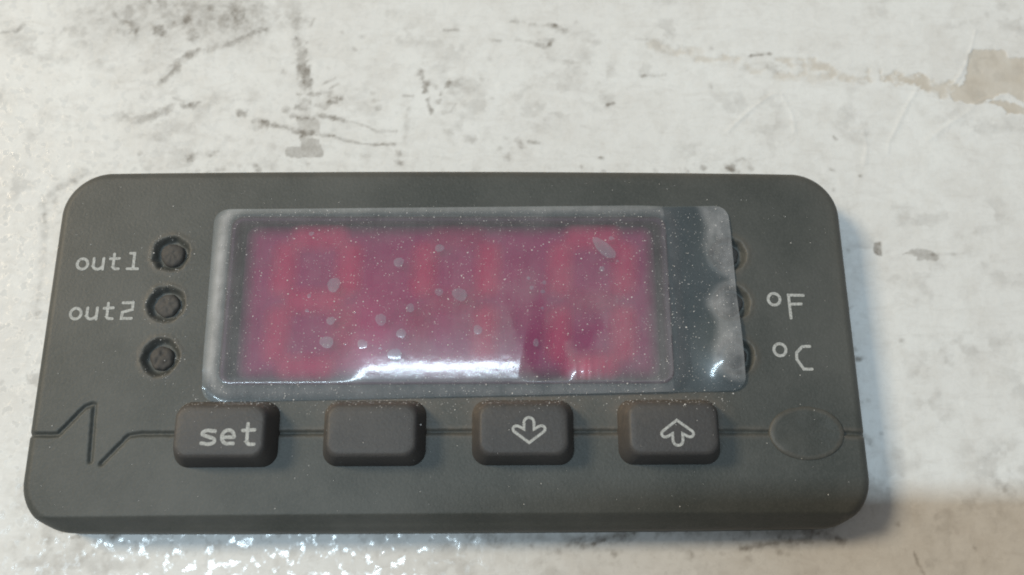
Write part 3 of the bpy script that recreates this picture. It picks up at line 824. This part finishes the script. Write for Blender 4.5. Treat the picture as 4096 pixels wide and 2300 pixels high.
# ------------------------------------------------------------------ protective film, partly lifted
STUCK = [(4.94, 3.47), (5.74, 0.94), (6.4, -1.14), (7.32, -3.3), (10.79, -3.8), (10.59, -0.74), (11.39, -1.15), (12.9, -0.19), (14.02, 0.92), (13.16, 3.46), (12.82, 5.75), (11.56, 5.46), (10.3, 4.31), (6.74, 5.47), (5.36, 4.89)]
LIFT = [(23.17, 13.2), (23.89, 10.77), (23.56, 9.12), (23.94, 7.33), (24.84, 6.16), (25.51, 5.72), (24.77, 5.13), (23.42, 3.83), (23.44, 3.11), (24.18, 1.83), (24.02, 0.41), (23.59, -0.71), (23.54, -2.51), (24.31, -3.2), (25.21, -3.82), (27.5, -3.83), (27.5, 8.07), (27.5, 13.5)]
def build_film():
    nu, nv = 490, 186
    u = np.linspace(0, 1, nu)[None, :] * np.ones((nv, 1)); v = np.linspace(0, 1, nv)[:, None] * np.ones((1, nu))
    TL, TR, BR, BL = (-22.25, 12.45), (26.12, 13.02), (26.50, -4.72), (-22.0, -5.62)
    # round the corners of the sheet
    def bil(k): return (1 - v) * ((1 - u) * BL[k] + u * BR[k]) + v * ((1 - u) * TL[k] + u * TR[k])
    cr = 1.3
    ru = u.copy()
    for edge_v in (0, 1):
        dv = np.abs(v - edge_v) * 17.8
        ins = np.where(dv < cr, cr - np.sqrt(np.clip(cr * cr - (cr - dv) ** 2, 0, None)), 0) / 48.5
        ru = np.where(dv < cr, ins + ru * (1 - 2 * ins), ru)
    u = ru
    X, Y = bil(0), bil(1)
    wd = rrect_sdf(X, Y, WIN[0], WIN[1], WIN[2], WIN[3], WIN[4])
    e1 = fbm(X * 0.8, Y * 0.8, 61, 4) - 0.5
    h = 5.29 - (0.12 + 0.18 * sstep(-21.0, -17.0, X) + 0.30 * sstep(17.0, 20.0, X) + 0.32 * sstep(-2.5, -4.6, Y) * sstep(20.0, 17.0, X)) * sstep(-0.1, 1.75, wd)
    # lifted pad along the lower edge of the window: its slope mirrors the lamp
    mx = sstep(-12.0, -7.0, X) * sstep(8.3, 6.6, X - 0.18 * Y)
    t = np.clip((Y + 4.0) / 5.5, 0, 1)
    prof = 0.41 * np.sin(np.clip(t, 0, 1) * np.pi / 2) ** 1.0 * sstep(9.5, 0.5, Y)
    prof = np.where(Y < -4.0, 0, prof)
    h += prof * mx * sstep(0.4, -0.3, wd)
    t2 = np.clip((Y + 4.0) / 3.2, 0, 1)
    rip = 0.006 * np.sin(X * 9.0 + 2.0 * vnoise(X * 2, Y * 0.3, 77))
    h += (0.17 * np.sin(t2 * np.pi) + rip * sstep(0.0, -2.0, Y)) * sstep(10.2, 11.2, X) * sstep(16.0, 12.0, X) * sstep(0.4, -0.3, wd)
    h += 0.008 * e1 * sstep(0.5, -1, wd)
    lift = 1 - sstep(-0.65, 0.45, poly_sdf(X, Y, LIFT) + e1 * 0.5)
    # blisters in the free right flap
    for bx, by, br, bh in ((25.2, -1.2, 2.4, 0.55), (25.6, 1.6, 1.6, 0.22), (25.0, 8.0, 1.7, 0.22), (25.2, 10.6, 1.6, 0.14), (25.4, 4.6, 1.0, 0.08)):
        h += bh * np.exp(-(((X - bx) / br) ** 2 + ((Y - by) / (br * 1.2)) ** 2))
    edge = np.minimum(np.minimum(X - (-22.2), 26.4 - X), np.minimum(Y + 5.3, 12.7 - Y))
    h += 0.03 * sstep(0.7, 0.0, edge) * sstep(24, 26, X)
    stuck = 1 - sstep(-0.35, 0.45, poly_sdf(X, Y, STUCK) + e1 * 1.5)
    stuck *= sstep(5.0, -0.5, Y)
    haze = np.where(wd < 0, 0.125, 0.06)
    haze = haze + 0.05 * sstep(-6, 6, X) * sstep(9, 2, Y) * (wd < 0)
    haze = haze * (1 - 0.55 * stuck * (wd < 0.2))
    band = np.exp(-((wd - 0.75) / 0.62) ** 2)
    haze = haze + band * np.where(X > 19.9, 0.09, 0.20 + 0.18 * sstep(-19, -21, X)) * (0.75 + 0.6 * (e1 + 0.3))
    haze = haze + lift * (0.20 + 0.35 * e1) * sstep(21.5, 23, X)
    haze = haze - 0.01 * sstep(21.2, 21.9, X) * (1 - lift)
    me = grid_mesh('protective_film', X, Y, h, {'haze': np.clip(haze, 0.02, 0.9)})
    o = link('protective_film', me, M_FILM)
    o['label'] = 'clear dusty protective film with bubbles, peeling at its right end over the red display'
    o['category'] = 'film'
    return o
film = build_film()
BUBBLES = [(-4.9, 7.19, .47, .47), (-1.17, 8.58, .41, .38), (-10.76, 5.04, .69, .60), (-1.13, 4.28, .38, .36), (0.75, 4.05, .75, .56), (-3.7, 2.76, .38, .40), (-10.86, 1.65, .41, .36), (-6.31, 1.67, .55, .50), (-4.44, 0.39, .43, .42), (-11.13, -0.32, .62, .55), (-7.89, -0.57, .46, .42), (-4.98, -1.56, .61, .60), (-12.95, 4.02, .19, .19), (-13.09, 10.01, .25, .2), (-9.47, -.54, .13, .12), (-6.27, -.95, .15, .15), (-8.69, 2.37, .11, .11), (-13.07, 2.61, .19, .15), (8.5, 5.22, .2, .2), (7.32, 4.68, .19, .2), (8.33, 4.35, .21, .18), (8.28, 2.78, .16, .16), (7.05, 5.61, .17, .15), (2.43, .7, .42, .42), (7.65, -.44, .27, .36), (13.83, 6.56, .25, .25), (14.82, 9.56, .24, .2), (15.32, 7.3, .14, .12), (14.13, 8.57, 1.35, .58)]
dg = bpy.context.evaluated_depsgraph_get()
def film_z(x, y):
    hit = film.ray_cast(P(x, y, 12.0), Vector((0, 1, 0)))
    return -hit[1].y / S if hit[0] else 5.7
for k, (bx, by, ra, rb) in enumerate(BUBBLES):
    ang = -0.72 if ra > 1 else (k * 0.7 if ra > 0.5 else 0)
    V, F = [], []; n = 22; z0 = film_z(bx, by)
    hgt = 0.010 + 0.004 * ra
    th = [2 * math.pi * j / n for j in range(n)]
    for f, z in ((1.0, 0.010), (0.86, 0.010 + 0.4 * hgt), (0.5, 0.010 + 0.9 * hgt)):
        for a in th:
            w = 1 + 0.05 * math.sin(2 * a + k) + 0.05 * math.sin(3 * a + 2 * k) + 0.025 * math.sin(7 * a + k)
            x, y = ra * f * w * math.cos(a), rb * f * w * math.sin(a)
            X_, Y_ = bx + x * math.cos(ang) - y * math.sin(ang), by + x * math.sin(ang) + y * math.cos(ang)
            V.append((X_, Y_, film_z(X_, Y_) + z))
    V.append((bx, by, z0 + 0.010 + hgt))
    for q in range(2):
        for j in range(n): F.append((q * n + j, q * n + (j + 1) % n, (q + 1) * n + (j + 1) % n, (q + 1) * n + j))
    for j in range(n): F.append((2 * n + j, 2 * n + (j + 1) % n, 3 * n))
    link('bubble', pymesh('bubble', V, F), M_BUBBLE, film)

# ------------------------------------------------------------------ dust: uncountable pale grains on the face and the film
def build_dust():
    r = np.random.default_rng(5)
    hous = [o for o in ctrl.children if o.name.startswith(('housing', 'key', 'oval_boss', 'indicator_lamp'))]
    V, F = [], []
    octv = np.array([(1, 0, 0), (0, 1, 0), (-1, 0, 0), (0, -1, 0), (0, 0, 1), (0, 0, -0.6)], float)
    octf = [(0, 1, 4), (1, 2, 4), (2, 3, 4), (3, 0, 4), (1, 0, 5), (2, 1, 5), (3, 2, 5), (0, 3, 5)]
    pts = []
    for _ in range(4200): pts.append((r.uniform(-21.5, 26), r.uniform(-5, 12.4)))
    for _ in range(500): pts.append((r.uniform(-36, 36), r.uniform(-15, 16)))
    for _ in range(420): pts.append((r.uniform(-24, 25), r.normal(-5.6, 0.6)))
    for lx, ly in LEDS[:3]:
        for _ in range(60):
            a = r.uniform(0, 6.28); d = r.normal(1.85, 0.3); pts.append((lx + d * math.cos(a), ly + d * math.sin(a)))
    for kx, ky in KEYS:
        for _ in range(60): pts.append((r.uniform(kx - 4, kx + 4), r.normal(ky + 2.5, 0.25)))
    for x, y in pts:
        z = None
        for o in [film] + hous:
            hit = o.ray_cast(P(x, y, 12.0), Vector((0, 1, 0)))
            if hit[0]:
                zz = -hit[1].y / S
                if z is None or zz > z: z = zz
        if z is None or z < 3: continue
        s = min(0.023 * math.exp(r.normal(0, 0.45)), 0.075)
        b = len(V); rot = r.uniform(0, 6.28); c, sn = math.cos(rot), math.sin(rot); st = r.uniform(0.7, 1.5)
        for q in octv: V.append((x + s * st * (q[0] * c - q[1] * sn), y + s * (q[0] * sn + q[1] * c), z + 0.4 * s + s * 0.8 * q[2]))
        F += [tuple(b + i for i in f) for f in octf]
    o = link('dust', pymesh('dust', V, F), M_DUST, None, False)
    o['kind'] = 'stuff'; o['label'] = 'fine pale dust grains over the controller face and film'; o['category'] = 'dust'
build_dust()

# ------------------------------------------------------------------ the phone that takes the picture: it shades the lower right of the panel from the tube
def build_phone():
    cx, cy = -5.9 - CAM[0], 4.75            # its upper left corner, seen from the lens
    w, hgt, th = 152.0, 72.0, 8.0
    root_m = cam.matrix_world
    me = bpy.data.meshes.new('phone')
    V, F = [], []
    ring = rrect_ring(w / 2, hgt / 2, 7, 8); n = len(ring)
    for i, z in ((0.8, 2.5), (0, 3.3), (0, 9.7), (0.8, 10.5)):
        V += [((cx + w / 2 + x * (1 - i / 60)) * S, (cy - hgt / 2 + y * (1 - i / 30)) * S, z * S) for x, y in ring]
    for k in range(3):
        for j in range(n): F.append((k * n + j, k * n + (j + 1) % n, (k + 1) * n + (j + 1) % n, (k + 1) * n + j))
    F.append(tuple(range(n))[::-1]); F.append(tuple(range(3 * n, 4 * n)))
    me.from_pydata([root_m @ Vector(v) for v in V], [], F); me.update()
    o = link('phone', me, M_PHONE, None, False)
    o['label'] = 'black phone held over the panel, known only by its shade at lower right'
    o['category'] = 'phone'
build_phone()
